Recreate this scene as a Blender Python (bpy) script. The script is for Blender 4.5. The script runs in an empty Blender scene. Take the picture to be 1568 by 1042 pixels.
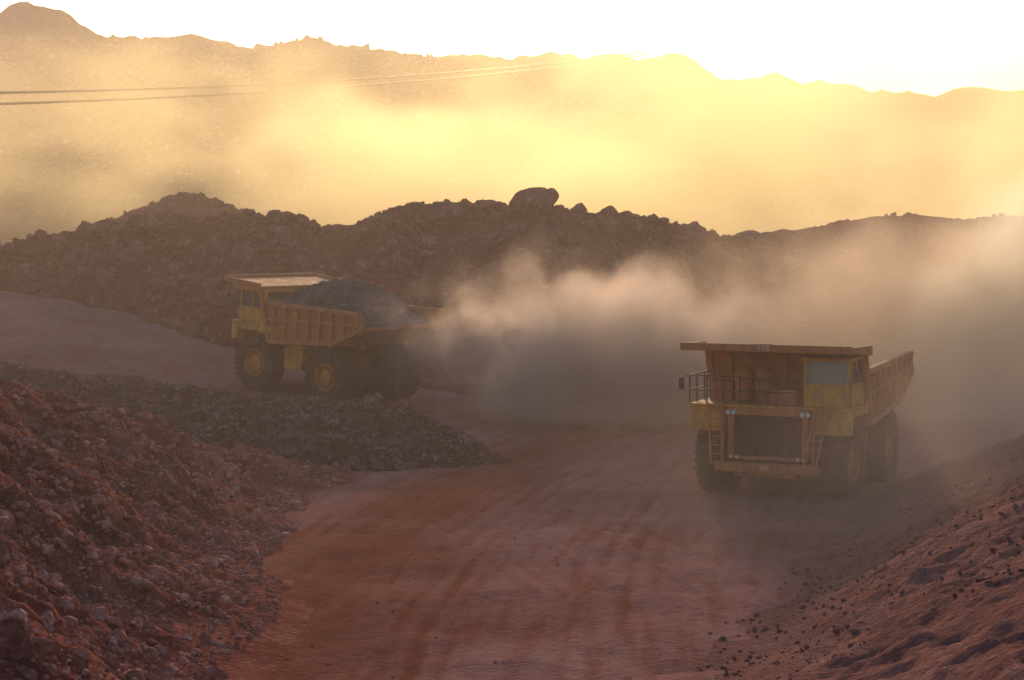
import bpy, bmesh, math, random
import numpy as np
from mathutils import Vector, Matrix
random.seed(7); RNG=np.random.default_rng(11)
scene=bpy.context.scene

# ---------------------------------------------------------------- noise
_perm=np.random.default_rng(3).permutation(4096)
_ang=np.random.default_rng(4).random(4096)*2*math.pi
_gx,_gy=np.cos(_ang),np.sin(_ang)
def perlin(x,y,seed=0):
    xi=np.floor(x).astype(int); yi=np.floor(y).astype(int)
    xf=x-xi; yf=y-yi
    def g(ix,iy,dx,dy):
        h=_perm[(_perm[(ix+seed*57)&4095]+iy)&4095]
        return _gx[h]*dx+_gy[h]*dy
    u=xf*xf*xf*(xf*(xf*6-15)+10); v=yf*yf*yf*(yf*(yf*6-15)+10)
    a=g(xi,yi,xf,yf); b=g(xi+1,yi,xf-1,yf); c=g(xi,yi+1,xf,yf-1); d=g(xi+1,yi+1,xf-1,yf-1)
    return (a+(b-a)*u)*(1-v)+(c+(d-c)*u)*v
def fbm(x,y,s=1.0,octv=4,seed=0,gain=.5):
    r=0;a=1.0
    for i in range(octv):
        r=r+a*perlin(x*s+13.7*i,y*s-7.1*i,seed+i); s*=2.03;a*=gain
    return r
def ridged(x,y,s=1.0,octv=4,seed=0,gain=.5):
    r=0;a=1.0
    for i in range(octv):
        r=r+a*(0.5-np.abs(perlin(x*s+3.7*i,y*s+9.1*i,seed+i))*1.6); s*=2.07;a*=gain
    return r
def sst(a,b,v):
    t=np.clip((v-a)/(b-a),0,1); return t*t*(3-2*t)

# ---------------------------------------------------------------- terrain functions
def ground_base(x,y):
    z=sst(80,118,y)*sst(0,-30,x)*5.0+sst(78,95,y)*sst(6,-6,x)*0.6
    far=sst(118,150,y)
    z=z*(1-far)+7.3*far
    return z
def track_u(x,y):
    # haul-road lane coordinate: lanes swing right going away from the near end
    return x-(-1.5+0.0035*np.clip(y-36,0,60)**2)
def track_v(x,y):
    # second set of lanes crossing to the left, to the upper road
    return x-(5.5-0.0045*np.clip(y-30,0,80)**2)
def ruts(x,y):
    u=track_u(x,y)+.35*fbm(x*0,y,.08,2,9); v=track_v(x,y)+.35*fbm(x*0,y,.07,2,12)
    r=0
    for c in(-5.4,-4.6,-4.0,-1.6,-.9,-.3,2.2,2.9,3.7): r=r+np.exp(-((u-c)/.16)**2)
    for c in(-3.2,-2.5,-1.0,1.1,1.7,3.0): r=r+.7*np.exp(-((v-c)/.14)**2)
    return np.clip(r,0,1.4)*sst(-1.0,.5,fbm(x,y,.07,2,21)*2)
def ground_z(x,y):
    z=ground_base(x,y)
    z=z+0.22*fbm(x,y,.08,3,1)+0.07*fbm(x,y,.5,4,5)
    near=sst(118,90,y)
    z=z-near*0.05*ruts(x,y)
    u=track_u(x,y)
    z=z+near*0.045*fbm(u*1.6,y*.22,.9,4,31)
    return z
def left_mound(x,y):
    edge=-8.3+1.3*fbm(y*0+3,y,.12,2,40)-0.02*(y-60)+.5*fbm(x,y,.5,2,47)
    a0=edge-x
    a=.66*(a0+np.sqrt(a0*a0+3.0))/2-.16-.05*np.clip(-a0,0,9)
    back=(75.5+(x+8)*0.95)
    b=0.75*(back-y)
    h=np.minimum(np.minimum(a,b),4.7+0.2*fbm(x,y,.1,2,44))
    h=h-0.5*np.exp(-((a-b)/1.0)**2)*sst(0,3,a0)
    return h+(0.7*ridged(x,y,.22,6,50,.6)+0.4*fbm(x,y,.9,5,55,.62))*sst(-1.0,3.0,a0)-.03
MB=np.array([(-60,90,4.6),(-24,86,3.5),(-16,84,2.8),(-10.3,82,2.25),(-5.9,80.5,2.25),(-3.75,80,1.75),(-2.2,79.5,1.0),(0,78.6,-.1),(3,78,-1.5)])
def mid_berm(x,y):
    cy=np.interp(x,MB[:,0],MB[:,1])+.6*fbm(x,x*0,.2,2,60); cz=np.interp(x,MB[:,0],MB[:,2])
    d=np.sqrt((y-cy)**2+.35)
    return cz+.3-.6*d+0.24*ridged(x,y,.5,5,63,.55)+.36*fbm(x,y,.25,3,66)
BB=np.array([(-70,6.2),(-45,7.0),(-30.9,7.9),(-28.5,8.5),(-21.8,9.7),(-17.9,10.05),(-13.9,9.8),(-9.6,9.15),(-7.2,10.1),(-4.1,10.6),(.2,10.5),(2.6,10.3),(8.5,9.6),(12.4,9.1),(16.4,8.9),(25.8,9.5),(31,9.7),(60,10.2),(90,10)])
def back_berm(x,y):
    cz=np.interp(x,BB[:,0],BB[:,1]); cy=120+2*fbm(x,x*0,.05,2,70)
    d=np.sqrt((y-cy)**2+1.2)
    return cz+.75-.66*d+0.5*ridged(x,y,.3,6,73,.58)*(1-.5*sst(8,20,x))+.8*fbm(x,y,.09,3,77)-.25
def right_mound(x,y):
    nx,ny=0.96,-0.28
    d=(x-4.8)*nx+(y-41)*ny+.8*fbm(x,y,.12,3,80)
    h=.27*(d+np.sqrt(d*d+1.4))-.12
    h=np.minimum(h,3.2+.3*fbm(x,y,.1,2,81))
    c=.29*(74-y); q=np.exp(-((h-c)/.8)**2)*.25
    h=np.minimum(h,c)-q
    return h+(.3*ridged(x,y,.3,6,84,.58)+.12*fbm(x,y,1.2,4,86))*sst(-.5,2.5,d)-.05
HC=np.array([(-260,46),(-150,44),(-84.9,40.8),(-68.6,40.3),(-60,39.8),(-52,40.2),(-45,38.6),(-39.4,38.7),(-33,39.6),(-26.4,38.4),(-20,37.6),(-13.4,36.6),(-7,37),(-.4,36.6),(6,37.4),(12.6,36.7),(17,37.3),(21.2,36.2),(27.7,38.0),(31,35.5),(35.3,32.4),(45,25),(58,14),(72,5),(120,0)])
def main_hill(x,y):
    cz=np.interp(x,HC[:,0],HC[:,1])
    cy=330+10*fbm(x,x*0,.012,2,90)
    front=np.maximum(cy-y,0); bk=np.maximum(y-cy,0)
    z=cz-.36*front-.4*bk
    m=sst(2,30,front+bk)
    z=z+5.0*ridged(x,y*.4,.04,5,93,.6)*m+.8*m*ridged(x,y,.14,4,95)-1.6*m
    return z+1.1*fbm(x,x*0,.2,5,97,.6)
RC=np.array([(-300,60),(-150,56),(-125,56),(-116,58),(-111,60),(-102,57),(-94,51.5),(-80,46),(-60,38),(-20,33),(20,36),(48,41.5),(58,42.3),(67,41.3),(78,39.9),(91,38),(103,39.5),(116,38.6),(160,44),(300,50)])
def rear_ridge(x,y):
    cz=np.interp(x,RC[:,0],RC[:,1])
    f=np.abs(455-y)
    return cz-.33*f+2.0*ridged(x,y,.05,5,99,.58)-.9+1.3*fbm(x,x*0,.14,5,98,.6)
def far_pile(x,y):
    d=np.sqrt((x+26)**2+(y-160)**2+1.5)
    return 12.2-.46*d+.4*ridged(x,y,.3,4,101)
def far_pile2(x,y):
    d=np.sqrt(((x-30)/2.4)**2+(y-150)**2+3)
    return 10.4-.42*d+.5*ridged(x,y,.2,4,106)

# ---------------------------------------------------------------- mesh helpers
def grid_arrays(xs,ys,fn):
    X,Y=np.meshgrid(xs,ys); Z=fn(X,Y)
    V=np.stack([X.ravel(),Y.ravel(),Z.ravel()],1)
    nx=len(xs);ny=len(ys)
    i=np.arange((nx-1)*(ny-1)); r=i//(nx-1); c=i%(nx-1); a=r*nx+c
    F=np.stack([a,a+1,a+nx+1,a+nx],1)
    return V,F
def ico(sub):
    bm=bmesh.new(); bmesh.ops.create_icosphere(bm,subdivisions=sub,radius=1)
    v=np.array([q.co[:] for q in bm.verts]); f=np.array([[w.index for w in q.verts] for q in bm.faces]); bm.free(); return v,f
ICO1=ico(1); ICO2=ico(2); ICO3=ico(3)
def rocks_arrays(P,S,base=ICO1,jit=.2,flat=.75):
    bv,bf=base; n=len(P); k=len(bv)
    if k>12: jit=.1
    J=1+jit*RNG.standard_normal((n,k,1))
    V=bv[None]*J*np.stack([1+.25*RNG.standard_normal(n),1+.22*RNG.standard_normal(n),flat+.15*RNG.standard_normal(n)],1)[:,None,:].clip(.45,1.6)
    a=RNG.random(n)*6.283; t=RNG.normal(0,.5,n)
    ca,sa,ct,st=np.cos(a),np.sin(a),np.cos(t),np.sin(t)
    x,y,z=V[...,0],V[...,1],V[...,2]
    y2=y*ct[:,None]-z*st[:,None]; z2=y*st[:,None]+z*ct[:,None]
    x3=x*ca[:,None]-y2*sa[:,None]; y3=x*sa[:,None]+y2*ca[:,None]
    V=np.stack([x3,y3,z2],2)*S[:,None,None]+P[:,None,:]
    F=bf[None]+(np.arange(n)*k)[:,None,None]
    return V.reshape(-1,3),F.reshape(-1,3)
def scatter(fn,n,xr,yr,smin,smax,power=2.2,cond=None,above=None,base=ICO1,sink=.25):
    x=RNG.uniform(*xr,n); y=RNG.uniform(*yr,n)
    z=fn(x,y); keep=fbm(x,y,.35,3,150)>RNG.uniform(-.7,.45,n)
    if above is not None: keep&=z>above(x,y)-.05
    if cond is not None: keep&=cond(x,y,z)
    x,y,z=x[keep],y[keep],z[keep]
    s=smin+(smax-smin)*RNG.random(len(x))**(power*2)
    return rocks_arrays(np.stack([x,y,z+s*(.3-sink)],1),s,base)
def make_mesh(name,parts,mats,smooth_first=True,attr=None):
    vs=[];fs=[];off=0;mi=[];sm=[]
    for k,(V,F,m,s) in enumerate(parts):
        vs.append(V); fs+= (F+off).tolist(); off+=len(V); mi+=[m]*len(F); sm+=[s]*len(F)
    V=np.concatenate(vs)
    me=bpy.data.meshes.new(name); me.from_pydata(V.tolist(),[],fs)
    me.polygons.foreach_set('material_index',mi); me.polygons.foreach_set('use_smooth',sm)
    for m in mats: me.materials.append(m)
    if attr is not None:
        at=me.attributes.new('tint','FLOAT','POINT'); at.data.foreach_set('value',attr(V[:,0],V[:,1]).astype(np.float32))
    me.update()
    ob=bpy.data.objects.new(name,me); scene.collection.objects.link(ob); return ob

# ---------------------------------------------------------------- materials
def newmat(name):
    m=bpy.data.materials.new(name); m.use_nodes=True; nt=m.node_tree
    return m,nt,nt.nodes['Principled BSDF'],nt.nodes['Material Output']
def N(nt,t,**k):
    n=nt.nodes.new(t)
    for a,b in k.items():
        if a in n.inputs: n.inputs[a].default_value=b
        else: setattr(n,a,b)
    return n
def ramp(nt,stops):
    r=nt.nodes.new('ShaderNodeValToRGB'); e=r.color_ramp.elements
    e[0].position=stops[0][0]; e[0].color=(*stops[0][1],1); e[1].position=stops[-1][0]; e[1].color=(*stops[-1][1],1)
    for p,c in stops[1:-1]:
        q=e.new(p); q.color=(*c,1)
    return r
def earth(name,dark,mid,light,s1=.35,s2=5.0,bump=.25,peb=9.0,bdist=.06,tint=None):
    m,nt,b,o=newmat(name); L=nt.links.new
    tc=N(nt,'ShaderNodeTexCoord')
    n1=N(nt,'ShaderNodeTexNoise',Scale=s1,Detail=8.0,Roughness=.62); L(tc.outputs['Object'],n1.inputs['Vector'])
    n2=N(nt,'ShaderNodeTexNoise',Scale=s2,Detail=6.0,Roughness=.7); L(tc.outputs['Object'],n2.inputs['Vector'])
    mx=N(nt,'ShaderNodeMix',data_type='FLOAT'); mx.inputs[0].default_value=.45
    L(n1.outputs['Fac'],mx.inputs[2]); L(n2.outputs['Fac'],mx.inputs[3])
    r=ramp(nt,[(.34,dark),(.5,mid),(.68,light)]); L(mx.outputs[0],r.inputs[0])
    col=r.outputs['Color']
    if tint is not None:
        at=N(nt,'ShaderNodeAttribute',attribute_name='tint')
        cm=N(nt,'ShaderNodeMix',data_type='RGBA'); L(at.outputs['Fac'],cm.inputs[0]); L(col,cm.inputs[6])
        r2=ramp(nt,[(.34,tint[0]),(.68,tint[1])]); L(mx.outputs[0],r2.inputs[0]); L(r2.outputs['Color'],cm.inputs[7]); col=cm.outputs[2]
    L(col,b.inputs['Base Color']); b.inputs['Roughness'].default_value=1.0
    b.inputs['Specular IOR Level'].default_value=0.0
    v=N(nt,'ShaderNodeTexVoronoi',Scale=peb); L(tc.outputs['Object'],v.inputs['Vector'])
    n3=N(nt,'ShaderNodeTexNoise',Scale=peb*2.2,Detail=6.0,Roughness=.7); L(tc.outputs['Object'],n3.inputs['Vector'])
    ad=N(nt,'ShaderNodeMath',operation='SUBTRACT'); L(n3.outputs['Fac'],ad.inputs[0]); L(v.outputs['Distance'],ad.inputs[1])
    bp=N(nt,'ShaderNodeBump',Strength=bump,Distance=bdist); L(ad.outputs[0],bp.inputs['Height']); L(bp.outputs[0],b.inputs['Normal'])
    return m
M_ground=earth('road_earth',(.20,.095,.088),(.295,.152,.144),(.40,.225,.215),.18,3.0,.65,7,.07,tint=((.16,.05,.034),(.28,.11,.078)))
M_red=earth('red_rubble',(.14,.038,.03),(.29,.10,.078),(.52,.24,.20),.5,6.0,.9,6,.14)
M_redrock=earth('red_rock',(.15,.055,.045),(.38,.16,.13),(.70,.43,.37),1.2,8.0,.6,5,.05)
M_gravel=earth('dark_gravel',(.06,.03,.027),(.125,.063,.056),(.22,.12,.11),.5,6.0,.8,7,.1)
M_gravelrock=earth('gravel_rock',(.08,.048,.044),(.18,.11,.10),(.42,.28,.25),1.2,8.0,.6,5,.05)
M_berm=earth('berm_earth',(.10,.024,.018),(.21,.058,.042),(.34,.11,.08),.25,4.0,.9,4,.2)
M_bermrock=earth('berm_rock',(.10,.040,.032),(.22,.09,.07),(.42,.22,.17),1.0,8.0,.6,5,.05)
M_hill=earth('hill_earth',(.09,.04,.022),(.20,.10,.05),(.36,.20,.11),.05,.6,.9,.6,1.0)
M_hillrock=earth('hill_rock',(.16,.09,.05),(.34,.20,.12),(.52,.34,.21),.5,3,.5,3,.1)
M_grey=earth('bank_earth',(.16,.076,.070),(.25,.125,.118),(.35,.195,.185),.3,5.0,.9,7,.1)

# ---------------------------------------------------------------- terrain objects
def nonuni(segs):
    out=[]
    for a,b,n in segs: out+=list(np.linspace(a,b,n,endpoint=False))
    out.append(segs[-1][1]); return np.array(out)
xs=nonuni([(-4000,-400,14),(-400,-60,50),(-60,-24,100),(-24,-12,80),(-12,18,430),(18,60,140),(60,400,50),(400,4000,14)])
ys=nonuni([(-600,0,12),(0,24,30),(24,110,430),(110,170,90),(170,600,60),(600,6000,14)])
def tintf(x,y):
    a=sst(4.2,.5,np.abs(x-(-5.6+.0035*np.clip(y-38,0,60)**2)))
    b=sst(.35,-.3,fbm(x,y,.09,4,131))*.3
    st=sst(-.1,.5,fbm(track_u(x,y)*2.2,y*.18,.8,4,140))
    return np.clip(a*.6+b+.45*st+.3*ruts(x,y),0,1)*sst(115,95,y)
V,F=grid_arrays(xs,ys,ground_z)
parts=[(V,F,0,True)]
R=scatter(ground_z,2500,(-12,20),(36,100),.012,.05,2.5,sink=.1)
parts.append((R[0],R[1],0,False))
ground=make_mesh('ground',parts,[M_ground],attr=tintf)

def gr(a,b,st): return np.arange(a,b+st,st)
def mound(name,xr,yr,st,fn,mats,sc,attr=None):
    V,F=grid_arrays(gr(*xr,st),gr(*yr,st),fn)
    gz=ground_base(V[:,0],V[:,1]); low=V[:,2]<gz-.8
    keep=~(low[F].all(1)); F=F[keep]
    used=np.unique(F); remap=-np.ones(len(V),int); remap[used]=np.arange(len(used)); V=V[used]; F=remap[F]
    P=[(V,F,0,True)]
    for (n,xx,yy,a,b,p,base) in sc:
        r=scatter(fn,n,xx,yy,a,b,p,above=ground_base,base=base); P.append((r[0],r[1],1,False))
    return make_mesh(name,P,mats)
mound('rubble_mound',(-42,-4),(20,80),.12,left_mound,[M_red,M_redrock],
      [(44000,(-20,-5),(34,78),.025,.11,1.3,ICO1),(3600,(-20,-5.5),(34,78),.08,.3,2.4,ICO2)])
mound('gravel_berm',(-60,4),(70,100),.16,mid_berm,[M_gravel,M_gravelrock],
      [(38000,(-26,2),(73,88),.03,.14,1.4,ICO1),(1400,(-26,1),(73,86),.1,.34,2.2,ICO2)])
mound('rock_berm',(-75,90),(98,142),.22,back_berm,[M_berm,M_bermrock],
      [(34000,(-34,34),(104,123),.05,.24,1.7,ICO1),(2600,(-34,18),(104,122),.15,.75,2.8,ICO2)])
mound('gravel_bank',(2,60),(10,90),.15,right_mound,[M_grey,M_grey],
      [(24000,(3,22),(36,84),.012,.075,2.0,ICO1)])
V,F=grid_arrays(gr(-260,130,1.0),gr(225,420,1.0),main_hill)
r=scatter(main_hill,16000,(-100,70),(245,329),.15,.7,1.7,above=ground_base)
make_mesh('spoil_hill',[(V,F,0,True),(r[0],r[1],1,False)],[M_hill,M_hillrock])
V,F=grid_arrays(gr(-320,320,2.0),gr(300,620,2.5),rear_ridge)
make_mesh('background_ridge',[(V,F,0,True)],[M_hill])
mound('spoil_pile',(-50,-4),(135,185),.4,far_pile,[M_berm,M_bermrock],[(4000,(-45,-8),(140,162),.08,.35,1.6,ICO1)])
mound('spoil_pile.001',(0,90),(125,178),.5,far_pile2,[M_berm,M_bermrock],[(3000,(5,80),(130,152),.08,.3,1.6,ICO1)])

def boulder(name,loc,s,sc,rot,seed):
    bv,bf=ICO3; r=np.random.default_rng(seed); V=bv.copy()
    for _ in range(16):
        n=r.standard_normal(3); n/=np.linalg.norm(n); d=r.uniform(.5,.78)
        k=V@n; V=V-np.where(k>d,(k-d),0)[:,None]*n[None]*.98
    V+=.012*r.standard_normal(V.shape)
    V=V*np.array(sc)*s*1.3
    ob=make_mesh(name,[(V,bf,0,False)],[M_bermrock]); ob.location=loc; ob.rotation_euler=rot
boulder('boulder',(.8,118.4,10.55),1.0,(1.55,.9,.66),(0,-.4,.2),21)
boulder('boulder.001',(2.0,117.9,10.75),.78,(.9,.9,.85),(0.3,.2,.2),33)
boulder('boulder.002',(-3.75,117.4,9.95),1.0,(1.2,.9,.75),(.1,.15,.4),2)
boulder('boulder.003',(-21.5,118,9.4),.8,(1.2,.9,.6),(0,.1,.1),3)
boulder('boulder.004',(-13.6,118,9.75),.6,(1.2,.9,.7),(0,-.2,.1),4)
boulder('boulder.005',(-9.0,117,8.9),.6,(1.3,.9,.7),(0,-.2,.6),6)
boulder('boulder.006',(4.4,117,9.3),.6,(1.2,.9,.5),(0,.3,.1),7)
boulder('boulder.007',(-13.2,58.5,4.0),.32,(1.3,.9,.6),(0,.1,.1),8)

# ---------------------------------------------------------------- truck
def paint(name,col,dust,dfac=.45,rough=.55):
    m,nt,b,o=newmat(name); L=nt.links.new
    tc=N(nt,'ShaderNodeTexCoord'); n=N(nt,'ShaderNodeTexNoise',Scale=1.3,Detail=9.0,Roughness=.7); L(tc.outputs['Object'],n.inputs['Vector'])
    # streaks of dirt running down the panels
    sm=N(nt,'ShaderNodeMapping'); sm.inputs['Scale'].default_value=(1,1,.18); L(tc.outputs['Object'],sm.inputs[0])
    ns=N(nt,'ShaderNodeTexNoise',Scale=5.0,Detail=5.0,Roughness=.6); L(sm.outputs[0],ns.inputs['Vector'])
    av=N(nt,'ShaderNodeMix',data_type='FLOAT'); av.inputs[0].default_value=.4; L(n.outputs['Fac'],av.inputs[2]); L(ns.outputs['Fac'],av.inputs[3])
    g=N(nt,'ShaderNodeNewGeometry'); sp=N(nt,'ShaderNodeSeparateXYZ'); L(g.outputs['Normal'],sp.inputs[0])
    mr=N(nt,'ShaderNodeMapRange'); mr.inputs[1].default_value=.38; mr.inputs[2].default_value=.62; mr.inputs[3].default_value=dfac-.38; mr.inputs[4].default_value=dfac+.42
    L(av.outputs[0],mr.inputs[0])
    up=N(nt,'ShaderNodeMath',operation='MULTIPLY_ADD',use_clamp=True); L(sp.outputs['Z'],up.inputs[0]); up.inputs[1].default_value=.35; L(mr.outputs[0],up.inputs[2])
    mx=N(nt,'ShaderNodeMix',data_type='RGBA'); L(up.outputs[0],mx.inputs[0]); mx.inputs[6].default_value=(*col,1); mx.inputs[7].default_value=(*dust,1)
    L(mx.outputs[2],b.inputs['Base Color'])
    rr=N(nt,'ShaderNodeMapRange'); rr.inputs[3].default_value=rough; rr.inputs[4].default_value=.95; L(up.outputs[0],rr.inputs[0]); L(rr.outputs[0],b.inputs['Roughness'])
    n2=N(nt,'ShaderNodeTexNoise',Scale=9.0,Detail=4.0); L(tc.outputs['Object'],n2.inputs['Vector'])
    bp=N(nt,'ShaderNodeBump',Strength=.12,Distance=.02); L(n2.outputs['Fac'],bp.inputs['Height']); L(bp.outputs[0],b.inputs['Normal'])
    return m
DUST=(.27,.125,.075)
M_yel=paint('yellow_paint',(.80,.37,.012),DUST,.42)
M_hub=paint('hub_paint',(.70,.25,.02),DUST,.42)
M_bed=paint('orange_paint',(.64,.20,.04),(.30,.115,.065),.5)
M_blk=paint('black_steel',(.02,.02,.02),(.10,.055,.04),.38)
M_tyre=paint('tyre_rubber',(.018,.017,.017),(.14,.07,.05),.35,.8)
M_wht=paint('white_paint',(.8,.8,.78),(.4,.3,.25),.3)
M_grl=paint('grille_steel',(.025,.02,.018),(.15,.08,.055),.55)
m,nt,b,o=newmat('cab_glass'); b.inputs['Base Color'].default_value=(.05,.07,.09,1); b.inputs['Roughness'].default_value=.06; b.inputs['Specular IOR Level'].default_value=.9; M_glass=m
m,nt,b,o=newmat('lamp_glass'); b.inputs['Base Color'].default_value=(.7,.7,.65,1); b.inputs['Roughness'].default_value=.15; M_lamp=m
M_load=earth('ore_load',(.04,.042,.052),(.10,.104,.12),(.22,.22,.245),1.0,6.0,.8,6,.08)

class MBd:
    def __init__(s): s.v=[];s.f=[]
    def add(s,v,f):
        o=len(s.v); s.v+=[tuple(p) for p in v]; s.f+=[[i+o for i in q] for q in f]
    def box(s,x0,x1,y0,y1,z0,z1,M=None):
        v=[Vector(p) for p in ((x0,y0,z0),(x1,y0,z0),(x1,y1,z0),(x0,y1,z0),(x0,y0,z1),(x1,y0,z1),(x1,y1,z1),(x0,y1,z1))]
        if M: v=[M@p for p in v]
        s.add(v,[(0,3,2,1),(4,5,6,7),(0,1,5,4),(1,2,6,5),(2,3,7,6),(3,0,4,7)])
    def beam(s,a,b,w=.1,h=.1,upv=(0,0,1)):
        a=Vector(a);b=Vector(b);d=b-a;L=d.length;d.normalize();u=Vector(upv)
        if abs(d.dot(u))>.95:u=Vector((0,1,0))
        r=d.cross(u).normalized();u=r.cross(d)
        M=Matrix((( r.x,d.x,u.x,a.x),(r.y,d.y,u.y,a.y),(r.z,d.z,u.z,a.z),(0,0,0,1)))
        s.box(-w/2,w/2,0,L,-h/2,h/2,M)
    def prism(s,poly,x0,x1):
        n=len(poly); v=[(x0,y,z) for y,z in poly]+[(x1,y,z) for y,z in poly]
        f=[list(range(n)),list(range(2*n-1,n-1,-1))]+[[i,i+n,(i+1)%n+n,(i+1)%n] for i in range(n)]
        s.add(v,f)
    def lathe(s,prof,cx,cy,cz,seg=48,ax='x'):
        n=len(prof);v=[];f=[]
        for k in range(seg):
            a=2*math.pi*k/seg
            for (r,x) in prof:
                p=(x,r*math.cos(a),r*math.sin(a))
                if ax=='y':p=(p[1],p[0],p[2])
                if ax=='z':p=(p[1],p[2],p[0])
                v.append((p[0]+cx,p[1]+cy,p[2]+cz))
        for k in range(seg):
            k2=(k+1)%seg
            for i in range(n-1): f.append((k*n+i,k*n+i+1,k2*n+i+1,k2*n+i))
        s.add(v,f)
    def obj(s,name,mat,parent,bevel=.015,smooth=False):
        me=bpy.data.meshes.new(name);me.from_pydata(s.v,[],s.f);me.materials.append(mat)
        bm=bmesh.new();bm.from_mesh(me);bmesh.ops.recalc_face_normals(bm,faces=bm.faces);bm.to_mesh(me);bm.free()
        if smooth:
            me.polygons.foreach_set('use_smooth',[True]*len(me.polygons))
            try: me.set_sharp_from_angle(angle=math.radians(35))
            except Exception: pass
        ob=bpy.data.objects.new(name,me);scene.collection.objects.link(ob);ob.parent=parent
        if bevel:
            m=ob.modifiers.new('bevel','BEVEL');m.width=bevel;m.segments=2;m.limit_method='ANGLE'
        return ob

def build_truck(name,steer=0,load=False):
    root=bpy.data.objects.new(name,None);scene.collection.objects.link(root)
    def wheel(nm,cx,cy,side,hub_out):
        e=bpy.data.objects.new(nm,None);scene.collection.objects.link(e);e.parent=root;e.location=(cx,cy,1.35)
        t=MBd();w=.42
        t.lathe([(.66,-w*.8),(.72,-w*.98),(.95,-w*1.06),(1.15,-w*1.04),(1.25,-w*.97),(1.29,-w*.8),(1.29,w*.8),(1.25,w*.97),(1.15,w*1.04),(.95,w*1.06),(.72,w*.98),(.66,w*.8),(.66,-w*.8)],0,0,0,64)
        for k in range(30):
            for sd in (-1,1):
                a=2*math.pi*(k+(.5 if sd>0 else 0))/30
                M=Matrix.Rotation(a,4,'X')@Matrix.Translation((sd*.22,0,1.285))@Matrix.Rotation(sd*.45,4,'Z')
                t.box(-.215,.215,-.075,.075,-.05,.065,M)
                M=Matrix.Rotation(a,4,'X')@Matrix.Translation((sd*.405,sd*sd*.095,1.2))
                t.box(-.035,.035,-.07,.07,-.09,.075,M)
        t.obj('tyre',M_tyre,e,.0,False)
        r=MBd(); s=side
        r.lathe([(.67,s*.36),(.655,s*.40),(.62,s*.40),(.59,s*.33),(.57,s*.10),(.40,s*.12),(.36,s*.2)],0,0,0,48)
        r.lathe([(.36,s*.2),(.36,s*hub_out),(.31,s*(hub_out+.03)),(.16,s*(hub_out+.03)),(.14,s*(hub_out+.07)),(.001,s*(hub_out+.07))],0,0,0,32)
        for k in range(14):
            a=2*math.pi*k/14; r.lathe([(.028,s*.1),(.028,s*.2),(.001,s*.2)],0,.48*math.cos(a),.48*math.sin(a),8)
        r.obj('rim',M_hub,e,0,True)
        return e
    fl=wheel('front_wheel_left',-2.22,2.5,-1,.26);fr=wheel('front_wheel_right',2.22,2.5,1,.26)
    fl.rotation_euler[2]=steer;fr.rotation_euler[2]=steer
    for s,n in((-1,'left'),(1,'right')):
        wheel('rear_wheel_outer_'+n,s*2.2,-2.5,s,.3);wheel('rear_wheel_inner_'+n,s*1.25,-2.5,s,.1)
    c=MBd()
    for s in(-1,1):
        c.box(s*.62-.14,s*.62+.14,-4.1,4.1,1.3,1.85)
        c.beam((s*.62,-.2,1.8),(s*.62,.9,3.1),.22,.22)
        c.lathe([(.001,-.7),(.2,-.7),(.2,.5),(.12,.5),(.12,.9),(.001,.9)],s*1.5,2.5,2.0,16,'z')
    c.lathe([(.001,-1.9),(.26,-1.9),(.26,1.9),(.001,1.9)],0,2.5,1.35,20)
    c.lathe([(.001,-1.8),(.38,-1.8),(.45,-.6),(.62,-.4),(.62,.4),(.45,.6),(.38,1.8),(.001,1.8)],0,-2.5,1.35,28)
    c.box(-.75,.75,-4.3,-3.9,1.2,2.1);c.box(-.6,.6,.2,3.8,1.15,2.2);c.box(-1.0,1.0,-.2,.2,1.4,1.8)
    c.box(-.95,.95,3.6,4.0,.95,1.4)
    c.obj('chassis',M_blk,root)
    t=MBd();t.box(-2.25,-1.15,-.55,.75,1.35,2.35);t.box(-2.2,-1.2,-.45,.65,2.35,2.75);t.box(-2.29,-2.25,-.2,-.15,1.4,2.3);t.box(-2.29,-2.25,.3,.35,1.4,2.3)
    t.obj('fuel_tank',M_yel,root,.05)
    t=MBd();t.lathe([(.001,-.75),(.46,-.75),(.5,-.68),(.5,.68),(.46,.75),(.001,.75)],1.75,0,1.75,24,'y');t.obj('hydraulic_tank',M_yel,root,0,True)
    h=MBd()
    h.box(-1.35,1.35,1.5,3.95,1.55,3.2)
    h.box(-1.42,-1.2,3.95,4.12,1.42,3.2);h.box(1.2,1.42,3.95,4.12,1.42,3.2);h.box(-1.2,1.2,3.95,4.12,2.94,3.2);h.box(-1.2,1.2,3.95,4.12,1.42,1.55)
    h.obj('engine_hood',M_bed,root,.02)
    g=MBd()
    g.box(-1.19,1.19,3.955,3.975,1.56,2.93)
    for i in range(17):
        z=1.62+i*.077; g.box(-1.19,1.19,3.985,4.05,z,z+.036)
    g.obj('radiator_grille',M_grl,root,0)
    bm_=MBd();bm_.box(-1.8,1.8,4.0,4.45,1.02,1.34);bm_.box(-1.1,1.1,4.05,4.35,.86,1.02)
    bm_.obj('bumper',M_bed,root,.03)
    p=MBd();p.box(-.22,.22,4.453,4.47,1.1,1.28)
    p.box(-.3,.3,4.57,4.585,5.18,5.42)
    p.obj('number_plate',M_bed,root,0)
    p=MBd()
    for zc,y,x0,k in((1.19,4.472,-.15,.05),(5.3,4.587,-.21,.07)):
        for i in range(3):
            x=x0+i*k*2.2
            p.box(x,x+k*1.6,y,y+.004,zc+k*.95,zc+k*1.2);p.box(x,x+k*1.6,y,y+.004,zc-.1*k,zc+.15*k);p.box(x+k*1.3,x+k*1.6,y,y+.004,zc-k*1.1,zc+k*.9);p.box(x,x+k*1.2,y,y+.004,zc-k*1.2,zc-k*.95)
    p.obj('number_digits',M_wht,root,0)
    l=MBd()
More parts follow.
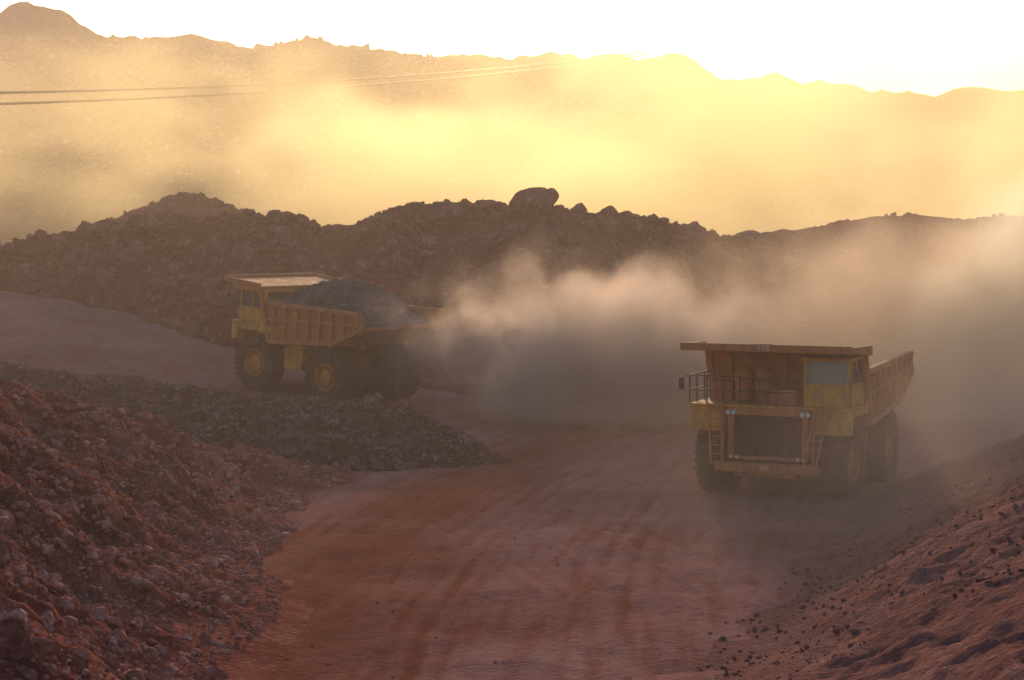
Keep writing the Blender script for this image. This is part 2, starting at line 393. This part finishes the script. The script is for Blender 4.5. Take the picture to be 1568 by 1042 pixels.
    for x in(-1.31,1.31):
        for dx in(-.1,.12): l.lathe([(.001,4.19),(.075,4.19),(.085,4.17),(.085,4.12)],x+dx*.9-.02,0,3.02,16,'y')
    for x in(-1.5,-1.25,1.25,1.5): l.lathe([(.001,4.19),(.05,4.19),(.06,4.12)],x*.86,0,1.5,14,'y')
    l.obj('headlights',M_lamp,root,0)
    f=MBd()
    for s in(-1,1):
        a,b_=sorted((s*1.55,s*2.85))
        f.prism([(4.0,2.35),(4.0,3.2),(.9,3.2),(.9,2.75),(1.2,2.95),(3.5,2.95),(3.72,2.35)],a,b_)
    f.box(-2.85,2.85,.9,4.1,3.205,3.28)
    f.obj('fenders_deck',M_yel,root,.02)
    d=MBd()
    for x in(-1.62,1.62): d.beam((x,4.15,1.34),(x*.98,4.02,3.2),.1,.1)
    for x in(-2.12,-1.68): d.beam((x+.35,4.42,1.25),(x,4.08,3.28),.06,.08)
    for i in range(7):
        t_=i/6.5; d.beam((-2.12+.35*(1-t_),4.42-.34*t_,1.3+1.95*t_),(-1.68+.35*(1-t_),4.42-.34*t_,1.3+1.95*t_),.05,.04)
    for x in(1.68,2.12): d.beam((x-.2,4.42,1.25),(x,4.08,3.28),.06,.08)
    for i in range(7):
        t_=i/6.5; d.beam((1.68-.2*(1-t_),4.42-.34*t_,1.3+1.95*t_),(2.12-.2*(1-t_),4.42-.34*t_,1.3+1.95*t_),.05,.04)
    d.obj('ladders',M_bed,root,0)
    r=MBd()
    pts=[(1.0,4.05),(2.82,4.05),(2.82,2.6),(2.82,1.0)]
    for i in range(3):
        for z in(3.75,4.25): r.beam((*pts[i],z),(*pts[i+1],z),.045,.045)
    for x,y in((1.0,4.05),(1.6,4.05),(2.2,4.05),(2.82,4.05),(2.82,3.3),(2.82,2.5),(2.82,1.7),(2.82,1.0)): r.beam((x,y,3.28),(x,y,4.27),.045,.045)
    for x in(-1.0,-.3,.3): r.beam((x,4.05,3.28),(x,4.05,4.2),.045,.045)
    r.beam((-1.0,4.05,4.2),(1.0,4.05,4.2),.045,.045);r.beam((-1.0,4.05,3.75),(1.0,4.05,3.75),.045,.045)
    r.beam((-2.82,3.9,3.28),(-2.82,3.9,4.3),.04,.04);r.beam((2.9,4.0,4.3),(3.1,4.1,4.1),.04,.04);r.beam((-2.9,4.0,4.5),(-3.05,4.15,4.5),.04,.04)
    r.box(3.02,3.2,4.08,4.12,3.75,4.15);r.box(-3.12,-2.97,4.12,4.16,4.2,4.6)
    r.obj('handrails_mirrors',M_blk,root,0)
    k=MBd()
    k.lathe([(.001,3.3),(.28,3.3),(.3,4.3),(.2,4.45),(.001,4.45)],1.35,0,0,20,'z')
    k.v=[(x,y+2.6,z) for x,y,z in k.v]
    n0=len(k.v);k.lathe([(.001,3.3),(.28,3.3),(.3,4.3),(.2,4.45),(.001,4.45)],.6,0,0,20,'z')
    k.v=k.v[:n0]+[(x,y+2.6,z) for x,y,z in k.v[n0:]]
    k.box(-.9,.1,2.2,3.6,3.285,3.8);k.box(1.75,2.6,1.4,2.6,3.285,3.95)
    k.obj('air_cleaners',M_bed,root,.02)
    X0,X1,Y0,Y1=-2.72,-1.12,1.75,3.65
    c=MBd()
    c.box(X0,X1,Y0,Y1,3.285,4.05)
    c.prism([(Y0-.05,4.86),(Y1+.15,4.82),(Y1+.12,4.95),(Y0-.05,4.99)],X0-.06,X1+.06)
    for x in(X0+.055,X1-.055):
        c.beam((x,Y1-.05,4.05),(x,Y1-.12,4.84),.11,.1);c.beam((x,Y0+.06,4.05),(x,Y0+.06,4.86),.11,.12);c.beam((x,Y0+.95,4.05),(x,Y0+.95,4.85),.1,.1)
    c.beam((X0+.01,Y0+.95,3.35),(X0+.01,Y0+.95,4.05),.06,.05)
    c.box(X0-.02,X0,Y0+1.02,Y1-.1,3.4,3.98);c.box(X0,X1,Y1,Y1+.03,3.4,3.95)
    c.obj('cab',M_yel,root,.03)
    g=MBd()
    g.add([(X0+.09,Y1-.06,4.05),(X1-.09,Y1-.06,4.05),(X1-.09,Y1-.13,4.84),(X0+.09,Y1-.13,4.84)],[(0,1,2,3)])
    g.box(X0+.05,X0+.065,Y0+.1,Y1-.12,4.05,4.85);g.box(X1-.065,X1-.05,Y0+.1,Y1-.12,4.05,4.85);g.box(X0+.1,X1-.1,Y0+.05,Y0+.065,4.05,4.85)
    g.obj('cab_windows',M_glass,root,0)
    # dump body: sides deepen toward the front, tail chute kicks up
    b=MBd()
    side=[(1.25,2.45),(2.05,5.0),(1.5,4.45),(-4.75,4.68),(-5.05,3.92),(-3.2,3.0)]
    for s in(-1,1):
        a,b_=sorted((s*2.6,s*2.7)); b.prism(side,a,b_)
        xo=s*2.79
        b.beam((xo,1.62,4.38),(xo,-4.82,4.61),.24,.2);b.beam((xo,1.42,3.62),(xo,-4.92,4.12),.2,.14)
        b.beam((xo,1.2,2.55),(xo,-3.2,3.05),.22,.2);b.beam((xo,-3.2,3.05),(xo,-5.0,3.97),.22,.18)
        b.beam((xo,1.25,2.5),(xo+s*.02,2.1,5.05),.24,.2)
        for i in range(8):
            y=1.0-i*.8; zb=2.6+(1.2-y)*.113 if y>-3.2 else 3.08+(-3.2-y)*.5
            b.box(min(xo-s*.09,xo+s*.12),max(xo-s*.09,xo+s*.12),y-.08,y+.08,zb,4.34+(1.0-y)*.035)
    b.prism([(1.2,2.42),(1.25,2.6),(-3.2,3.12),(-5.3,4.1),(-5.3,3.95),(-3.2,2.95)],-2.6,2.6)
    b.prism([(1.15,2.45),(1.28,2.45),(2.1,5.05),(1.97,5.05)],-2.6,2.6)
    for x in(-2,-1,0,1,2): b.prism([(1.29,2.5),(2.12,5.0),(2.3,5.0),(1.45,2.5)],x-.07,x+.07)
    for y in(.3,-.7,-1.7,-2.7): b.box(-2.6,2.6,y-.09,y+.09,2.38+(1.2-y)*.112,2.52+(1.2-y)*.112)
    b.prism([(1.95,5.02),(4.5,5.2),(4.5,5.3),(1.95,5.14)],-3.0,3.0)
    b.box(-3.0,3.0,4.45,4.57,5.14,5.4)
    for s in(-1,1): b.prism([(1.9,4.95),(4.45,5.16),(4.45,5.36),(1.9,5.3)],min(s*2.95,s*3.05),max(s*2.95,s*3.05))
    for x in(-2,-1,0,1,2): b.prism([(2.0,4.85),(4.3,5.13),(4.44,5.195),(1.97,5.015)],x-.05,x+.05)
    b.obj('dump_body',M_bed,root,.015)
    if load:
        fn=lambda x,y: 4.1+1.5*np.clip(1-((x/3.0)**2+((y+1.2)/4.0)**2),-0.4,1)+.14*ridged(x,y,1.2,4,7)+.1*fbm(x,y,.6,2,9)
        V,F=grid_arrays(gr(-2.58,2.58,.08),gr(-5.2,1.7,.08),lambda x,y: np.minimum(fn(x,y),np.where(y<-4.3,4.45+(y+4.3)*.4,9)))
        R=scatter(fn,3500,(-2.45,2.45),(-4.6,1.5),.03,.16,1.6)
        ob=make_mesh('ore_load',[(V,F,0,True),(R[0],R[1],0,False)],[M_load]);ob.parent=root
    return root
def place(root,x,y,theta):
    root.rotation_mode='XYZ'
    fw=Vector((-math.sin(theta),math.cos(theta)))
    zf=float(ground_base(np.array(x+fw.x*2.5),np.array(y+fw.y*2.5)));zr=float(ground_base(np.array(x-fw.x*2.5),np.array(y-fw.y*2.5)))
    root.location=(x,y,(zf+zr)/2-.04);root.rotation_euler=(math.atan2(zf-zr,5.0),0,theta)
t1=build_truck('dump_truck',0.05,True);place(t1,-9.1,97.3,math.radians(48.6))
t2=build_truck('dump_truck',-.06,False);place(t2,10.4,71.2,math.radians(155.5))

# ---------------------------------------------------------------- power line
m,nt,b,o=newmat('cable');b.inputs['Base Color'].default_value=(.02,.015,.01,1)
A=Vector((-78,140,17.2));B=Vector((21.5,327,36.6))
cu=bpy.data.curves.new('power_line','CURVE');cu.dimensions='3D';cu.bevel_depth=.13
for dz in(0,1.0):
    sp=cu.splines.new('POLY');sp.points.add(60)
    for i in range(61):
        t=i/60;p=A.lerp(B,t);sag=-4*2.3*t*(1-t);p=p+Vector((0,0,sag+dz*(1-t)*.8+dz*.5));sp.points[i].co=(*p,1)
cu.materials.append(m);ob=bpy.data.objects.new('power_line',cu);scene.collection.objects.link(ob)
pl=MBd();pl.lathe([(.001,0),(.2,0),(.13,12.8),(.001,12.8)],-78,140,6.0,12,'z')
pl.obj('utility_pole',M_blk,None,0)

# ---------------------------------------------------------------- dust volumes
def pvol(nt,col,g,dens=None):
    v=N(nt,'ShaderNodeVolumePrincipled');v.inputs['Color'].default_value=(*col,1);v.inputs['Anisotropy'].default_value=g
    v.inputs['Density Attribute'].default_value='';v.inputs['Emission Strength'].default_value=0;v.inputs['Blackbody Intensity'].default_value=0
    if dens is not None: v.inputs['Density'].default_value=dens
    return v
def dust(name,c,r,dens,col,nscale=.15,lo=.42,hi=.7,g=.5,step=1.0,detail=3.0,stretch=(1,1,1)):
    bpy.ops.mesh.primitive_cube_add(size=2,location=c);ob=bpy.context.object;ob.name=name
    ob.data.transform(Matrix.Diagonal((*r,1)))
    m=bpy.data.materials.new(name);m.use_nodes=True;nt=m.node_tree;nt.nodes.clear();L=nt.links.new
    o=N(nt,'ShaderNodeOutputMaterial');v=pvol(nt,col,g)
    L(v.outputs[0],o.inputs['Volume'])
    tc=N(nt,'ShaderNodeTexCoord')
    mp=N(nt,'ShaderNodeMapping');mp.inputs['Scale'].default_value=(1/r[0],1/r[1],1/r[2]);L(tc.outputs['Object'],mp.inputs[0])
    ln=N(nt,'ShaderNodeVectorMath',operation='LENGTH');L(mp.outputs[0],ln.inputs[0])
    fo=N(nt,'ShaderNodeMapRange',interpolation_type='SMOOTHSTEP');fo.inputs[1].default_value=1.0;fo.inputs[2].default_value=.25;fo.inputs[3].default_value=0;fo.inputs[4].default_value=1;L(ln.outputs['Value'],fo.inputs[0])
    ns=N(nt,'ShaderNodeTexNoise',Scale=nscale,Detail=detail,Roughness=.55)
    ms=N(nt,'ShaderNodeMapping');ms.inputs['Scale'].default_value=stretch;L(tc.outputs['Object'],ms.inputs[0]);L(ms.outputs[0],ns.inputs['Vector'])
    sub=N(nt,'ShaderNodeMath',operation='MULTIPLY_ADD');L(fo.outputs[0],sub.inputs[0]);sub.inputs[1].default_value=.28;L(ns.outputs['Fac'],sub.inputs[2])
    mr=N(nt,'ShaderNodeMapRange',interpolation_type='SMOOTHSTEP');mr.inputs[1].default_value=lo+.14;mr.inputs[2].default_value=hi+.14;mr.inputs[3].default_value=0;mr.inputs[4].default_value=1;L(sub.outputs[0],mr.inputs[0])
    a=N(nt,'ShaderNodeMath',operation='MULTIPLY');L(fo.outputs[0],a.inputs[0]);L(mr.outputs[0],a.inputs[1])
    b=N(nt,'ShaderNodeMath',operation='MULTIPLY');L(a.outputs[0],b.inputs[0]);b.inputs[1].default_value=dens;L(b.outputs[0],v.inputs['Density'])
    m.cycles.volume_step_rate=step
    ob.data.materials.append(m);return ob
dust('dust_cloud',(24,195,14),(122,68,38),.019,(.99,.85,.54),.03,.44,.62,.6,1.0,stretch=(1,.5,1.7))
dust('dust_cloud',(4.0,92,2.8),(13.5,10,8.0),.26,(.98,.80,.77),.26,.47,.61,.45,1.0,detail=4.0)
dust('dust_cloud',(19,94,4.0),(21,17,9.5),.085,(.98,.78,.68),.16,.42,.64,.5,1.0)
dust('dust_cloud',(23.5,84,6.0),(10,10,10),.19,(.99,.91,.86),.2,.40,.64,.5,1.0)
dust('dust_cloud',(18,64,1.0),(22,28,8),.016,(.96,.78,.76),.05,.30,.60,.4,2.0,detail=1.0)
bpy.ops.mesh.primitive_cube_add(size=2,location=(0,185,20));ob=bpy.context.object;ob.name='dust_haze';ob.data.transform(Matrix.Diagonal((220,155,30,1)))
m=bpy.data.materials.new('dust_haze');m.use_nodes=True;nt=m.node_tree;nt.nodes.clear()
o=N(nt,'ShaderNodeOutputMaterial');v=pvol(nt,(.97,.80,.76),.4,.0011)
nt.links.new(v.outputs[0],o.inputs['Volume']);ob.data.materials.append(m)

# ---------------------------------------------------------------- light
EL=math.radians(13);AZ=math.radians(0)
w=bpy.data.worlds.new('World');scene.world=w;w.use_nodes=True;nt=w.node_tree
bg=nt.nodes['Background'];sk=N(nt,'ShaderNodeTexSky');sk.sky_type='NISHITA';sk.sun_disc=False;sk.sun_elevation=EL;sk.sun_rotation=AZ;sk.dust_density=4.0;sk.air_density=1.1;sk.ozone_density=2.0;sk.altitude=300
nt.links.new(sk.outputs[0],bg.inputs['Color']);bg.inputs['Strength'].default_value=.15
S=Vector((math.sin(AZ)*math.cos(EL),math.cos(AZ)*math.cos(EL),math.sin(EL)))
l=bpy.data.lights.new('sun','SUN');l.energy=5.0;l.angle=math.radians(3);l.color=(1,.72,.40)
so=bpy.data.objects.new('sun',l);scene.collection.objects.link(so);so.rotation_euler=S.to_track_quat('Z','Y').to_euler();so.location=(0,50,60)

cam=bpy.data.cameras.new('camera');cam.lens=70;cam.sensor_width=36;cam.clip_end=12000
co=bpy.data.objects.new('camera',cam);scene.collection.objects.link(co);co.location=(0,0,9.5);co.rotation_euler=(math.radians(90-3.4),0,0)
scene.camera=co
scene.view_settings.view_transform='Standard';scene.view_settings.look='None';scene.view_settings.exposure=0
